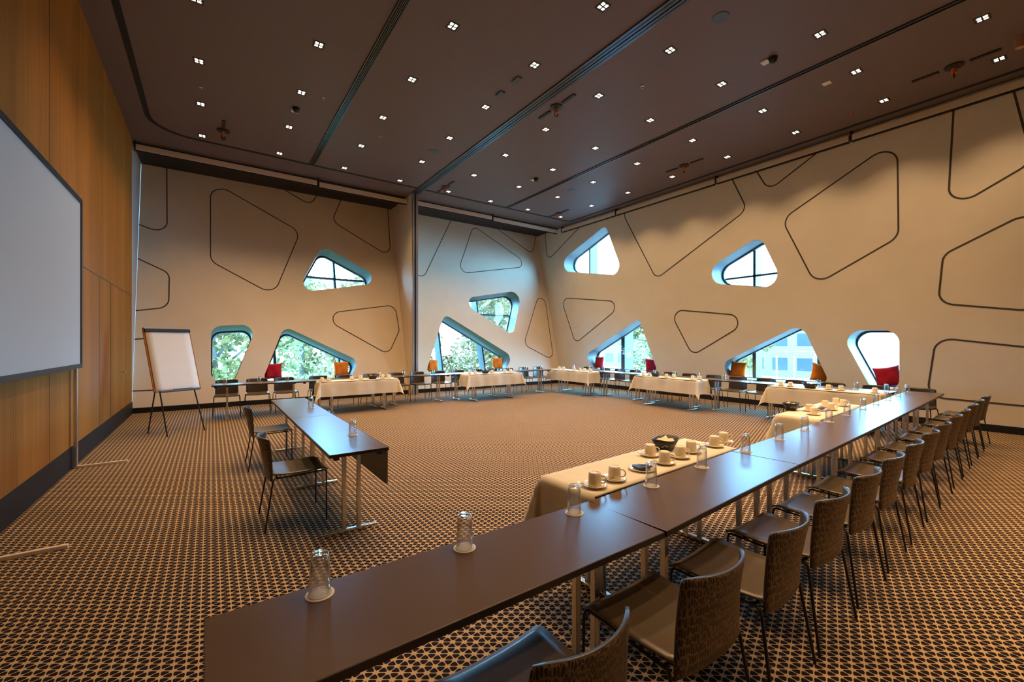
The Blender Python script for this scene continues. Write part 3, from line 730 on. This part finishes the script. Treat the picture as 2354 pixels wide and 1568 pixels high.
def build_plate():
    e = empty('side_plate', cat='plate', label='x')
    MB().lathe([(0,0.004),(0.05,0.004),(0.09,0.013),(0.091,0.011),(0.055,0),(0,0)], 28).obj('plate_disc', M['china'], e, smooth=True)
    b = MB()
    for k in range(7):
        a = k*2*PI/7; b.add([(0.02*math.cos(a)*s+u*.022*math.cos(a*2.3)-v*.03*math.sin(a*2.3), 0.02*math.sin(a)*s+u*.022*math.sin(a*2.3)+v*.03*math.cos(a*2.3), .010+.004*k*.6+zz) for zz in (0,.008) for u, v, s in ((-1,-1,1.6),(1,-1,1.6),(1,1,1.6),(-1,1,1.6))], [(0,3,2,1),(4,5,6,7),(0,1,5,4),(1,2,6,5),(2,3,7,6),(3,0,4,7)])
    b.obj('sugar_packets', M['dnapkin'], e); return e
PL = Proto(build_plate)
PL.put((2.38,1.85,CZ), 0, 'cream plate with dark packets on the nearest cloth', 'plates with dark packets')
PL.put((6.30,2.18,CZ), .5, 'cream plate with dark packets on the second near cloth', 'plates with dark packets')

# ------------------------------------------------------------------ projection screen on stands
scr = empty('projection_screen', (-1.38,6.18,0), 0, 'large white projection screen with black border on floor stands, left wall', 'projection screen')
MB().box(-.012,0,-1.54,1.54,1.33,3.40).obj('screen_fabric', M['screen'], scr)
b = MB(); b.box(-.03,.012,-1.60,-1.54,1.275,3.46); b.box(-.03,.012,1.54,1.60,1.275,3.46); b.box(-.03,.012,-1.54,1.54,1.275,1.33); b.box(-.03,.012,-1.54,1.54,3.40,3.46)
b.obj('screen_border', M['black'], scr)
for s, yy in ((1,1.47),(-1,-1.46)):
    MB().box(-.045,-.012,yy-.03,yy+.03,0.03,3.2).obj('screen_post', M['alu'], scr, bevel=.003)
    MB().box(-.05,.47,yy-.018,yy+.018,0,0.03).obj('stand_foot', M['blind'], scr, bevel=.003)
    MB().tube([(-.028,yy,.5),(.2,yy,.03)], .008, 6).obj('stand_brace', M['black'], scr) if False else None
# flip chart
w = Vector((.866,.5,0)); nb = Vector((-.5,.866,0)); C0 = Vector((-.347,9.425,0))
fc = empty('flip_chart', tuple(C0), 0, 'white flip chart easel with lined paper pad beside the wood wall', 'flip chart')
def fp(u, z, off=0.0): return tuple(w*u + nb*(.62*z/1.86) + Vector((0,0,z)) + Vector((.47,-.81,.31)).normalized()*off)
def slab(u0, u1, z0, z1, o0, o1):
    return MB().add([fp(u,z,o) for o in (o0,o1) for u, z in ((u0,z0),(u1,z0),(u1,z1),(u0,z1))], [(0,3,2,1),(4,5,6,7),(0,1,5,4),(1,2,6,5),(2,3,7,6),(3,0,4,7)])
slab(-.37,.37,.76,1.86,-.02,0).obj('easel_board', M['wood'], fc)
P = [[fp(-.345+.69*i/6, .735+1.07*(1-j/16), .012+.004*math.sin(j*1.9)*(j/16)) for i in range(7)] for j in range(17)]
MB().grid(P).obj('paper_pad', M['paper'], fc, smooth=True, solid=.006)
slab(-.35,.36,1.79,1.835,0,.035).obj('pad_clamp', M['black'], fc); slab(-.36,.37,1.84,1.865,-.01,.03).obj('top_rail', M['alu'], fc)
slab(-.30,.34,.735,.76,-.01,.05).obj('pen_tray', M['greyblue'], fc)
for s, u0, u1 in ((-1,-.27,-.295),(1,.27,.295)):
    MB().tube([fp(u0,.80,-.03), (w*u1)[:]], .011, 8).obj('leg', M['rod'], fc)
MB().tube([fp(-.05,1.7,-.04), (-.56,.405,0)], .011, 8).obj('leg', M['rod'], fc)
for k, (u, m_) in enumerate([(-.16,'red'),(-.04,'rod'),(.06,'rod'),(.17,'greyblue')]):
    o = MB().tube([tuple(Vector(fp(u-.05,.768,.02))+C0), tuple(Vector(fp(u+.05,.768,.02))+C0)], .008, 8).obj('marker_pen', M[m_] if m_ != 'red' else M['hook']); tag(o, ['red-orange marker pen','black marker pen left of centre','black marker pen right of centre','grey-blue marker pen'][k]+' on the flip chart tray', 'pen')

# ------------------------------------------------------------------ cushions in the window seats
def cushion_mesh(name, m, s=0.22, th=0.075):
    n = 16; P = []
    def pt(i, j, sg):
        u = i/n*2-1; v = j/n*2-1
        pin = 1-0.10*(1-abs(u)**2)*abs(v)**3; pin2 = 1-0.10*(1-abs(v)**2)*abs(u)**3
        h = th*(max(0,1-u**4)*max(0,1-v**4))**0.5*(1+0.10*math.sin(5*u+2*v))
        return (u*s*pin2, sg*h, v*s*pin)
    b = MB()
    b.grid([[pt(i,j,1) for j in range(n+1)] for i in range(n+1)]); b.grid([[pt(i,j,-1) for j in range(n,-1,-1)] for i in range(n+1)])
    return b.obj(name, m, smooth=True, weld=True)
CU = [('red', (1.38,13.15,.83), (-.1,0.02,.1), 'red cushion standing in the lower left bay window, left side'),
      ('orange', (3.13,13.15,.83), (-.1,0,.1), 'orange cushion in the lower left bay window, right side'),
      ('orange', (6.04,13.15,.84), (-.15,0.08,.35), 'orange cushion at the left end of the window right of the post'),
      ('orange', (8.62,13.15,.84), (-.1,0,-.1), 'orange cushion at the right end of the window right of the post'),
      ('red', (11.75,11.05,.87), (-.12,0,-PI/2-.15), 'red cushion in the far corner triangular window, left side'),
      ('crimson', (11.72,8.72,.87), (-.1,0,-.5), 'crimson cushion seen edge-on in the triangular window nearest the corner'),
      ('orange', (11.75,5.95,.87), (-.1,.08,-PI/2), 'orange cushion at the left end of the wide right wall window'),
      ('orange', (11.74,4.02,.88), (-.15,.25,-.75), 'orange cushion leaning at the right end of the wide right wall window'),
      ('red', (11.72,2.80,.88), (-.1,-.2,-PI/2+.2), 'red cushion slumped in the rightmost window')]
for c, p, r, l in CU:
    o = cushion_mesh('cushion', M[c]); o.location = p; o.rotation_euler = r; tag(o, l, 'cushion', 'window seat cushions')

# ------------------------------------------------------------------ outdoors
GZ = -2.2
struct(MB().add([(-60,YB+.9,GZ),(XR+1,YB+.9,GZ),(XR+1,90,GZ),(-60,90,GZ)], [(0,1,2,3)]).obj('ground_lawn', M['grass']))
struct(MB().add([(XR+.9,-60,GZ),(120,-60,GZ),(120,90,GZ),(XR+.9,90,GZ)], [(0,1,2,3)]).obj('ground_plaza', M['plaza']))
def tree_mesh(name, seed, m, R=3.0, H=8.0, n=6500):
    rnd = random.Random(seed); e = empty(name, cat='tree', label='x')
    t = MB(); t.tube([(0,0,0),(.1,0,H*.3),(0,.1,H*.55),(.1,.1,H*.75)], .2, 8, rs=[.22,.17,.13,.05])
    for k in range(7):
        a = k*.9; t.tube([(0,0,H*(.3+.06*k)),(math.cos(a)*R*.4,math.sin(a)*R*.4,H*(.45+.06*k)),(math.cos(a)*R*.75,math.sin(a)*R*.75,H*(.55+.05*k))], .06, 6, rs=[.09,.05,.02])
    t.obj('trunk', M['bark'], e)
    cl = [(rnd.gauss(0,R*.45), rnd.gauss(0,R*.45), rnd.uniform(H*.22,H*.98), rnd.uniform(.6,1.2)) for _ in range(30)]
    b = MB()
    for i in range(n):
        cx_, cy_, cz_, r = cl[i % len(cl)]
        d = Vector((rnd.gauss(0,1),rnd.gauss(0,1),rnd.gauss(0,1))).normalized()*r*rnd.uniform(.6,1.05)
        p = Vector((cx_,cy_,cz_))+d; u = Vector((rnd.gauss(0,1),rnd.gauss(0,1),rnd.gauss(0,1))).normalized(); v = u.orthogonal().normalized(); s = rnd.uniform(.10,.20)
        b.add([p-u*s, p+v*s*.6, p+u*s, p-v*s*.6], [(0,1,2,3)])
    b.obj('foliage', m, e); return e
T1 = Proto(lambda: tree_mesh('leafy_tree', 3, M['leaf'])); T2 = Proto(lambda: tree_mesh('leafy_tree', 5, M['leaf2'], 2.8, 7.0))
for i, (x, y, k, l) in enumerate([(0.0,21,1,'outside the leftmost window'),(4.6,29,1,'beyond the wide left bay window'),(7.2,21.5,2,'pale crown beyond the left bay'),(14.0,21,2,'pale crown outside the window right of the post'),(13.5,38,1,'farther back on the lawn'),(21,25,1,'dense green outside the far bay'),(24,35,1,'far right end of the lawn'),(-4.5,31,1,'far left end of the lawn')]):
    (T1 if k == 1 else T2).put((x,y,GZ), i*1.3, 'leafy green tree %s' % l, 'trees outside the windows')
T3 = Proto(lambda: tree_mesh('leafy_tree', 9, M['leaf'], 3.0, 7.0))
for i, (x, y, l) in enumerate([(27,17.5,'beyond the corner window of the right wall'),(33,24,'behind the corner window tree'),(44,23,'across the plaza')]):
    T3.put((x,y,GZ), i*2.1, 'leafy green tree %s' % l, 'trees outside the windows')
def building(x, y, wx, wy, h, nf, nw, label):
    e = empty('office_building', (x,y,GZ), 0, label, 'building')
    MB().box(0,wx,0,wy,0,h).obj('facade', M['render'], e)
    b = MB()
    for f in range(nf):
        for k in range(nw):
            y0 = wy*(k+.2)/nw; b.box(-.05,.05,y0,y0+wy/nw*.6,h*(f+.3)/nf,h*(f+.8)/nf)
    for f in range(nf):
        for k in range(nw): 
            x0 = wx*(k+.2)/nw; b.box(x0,x0+wx/nw*.6,-.05,.05,h*(f+.3)/nf,h*(f+.8)/nf)
    b.obj('window_band', M['glassdark'], e); return e
building(52,18,12,30,8,3,12,'pale office building across the plaza')
e = empty('market_canopy', (43,15.2,GZ), 0, 'purple flat canopy standing on the plaza outside the wide right window', 'canopy')
MB().box(0,4,0,3.2,2.6,3.0).obj('canopy_roof', M['canopy'], e)
for a, b_ in ((.1,.1),(3.9,.1),(.1,3.1),(3.9,3.1)): MB().box(a-.05,a+.05,b_-.05,b_+.05,0,2.6).obj('canopy_post', M['alu'], e)
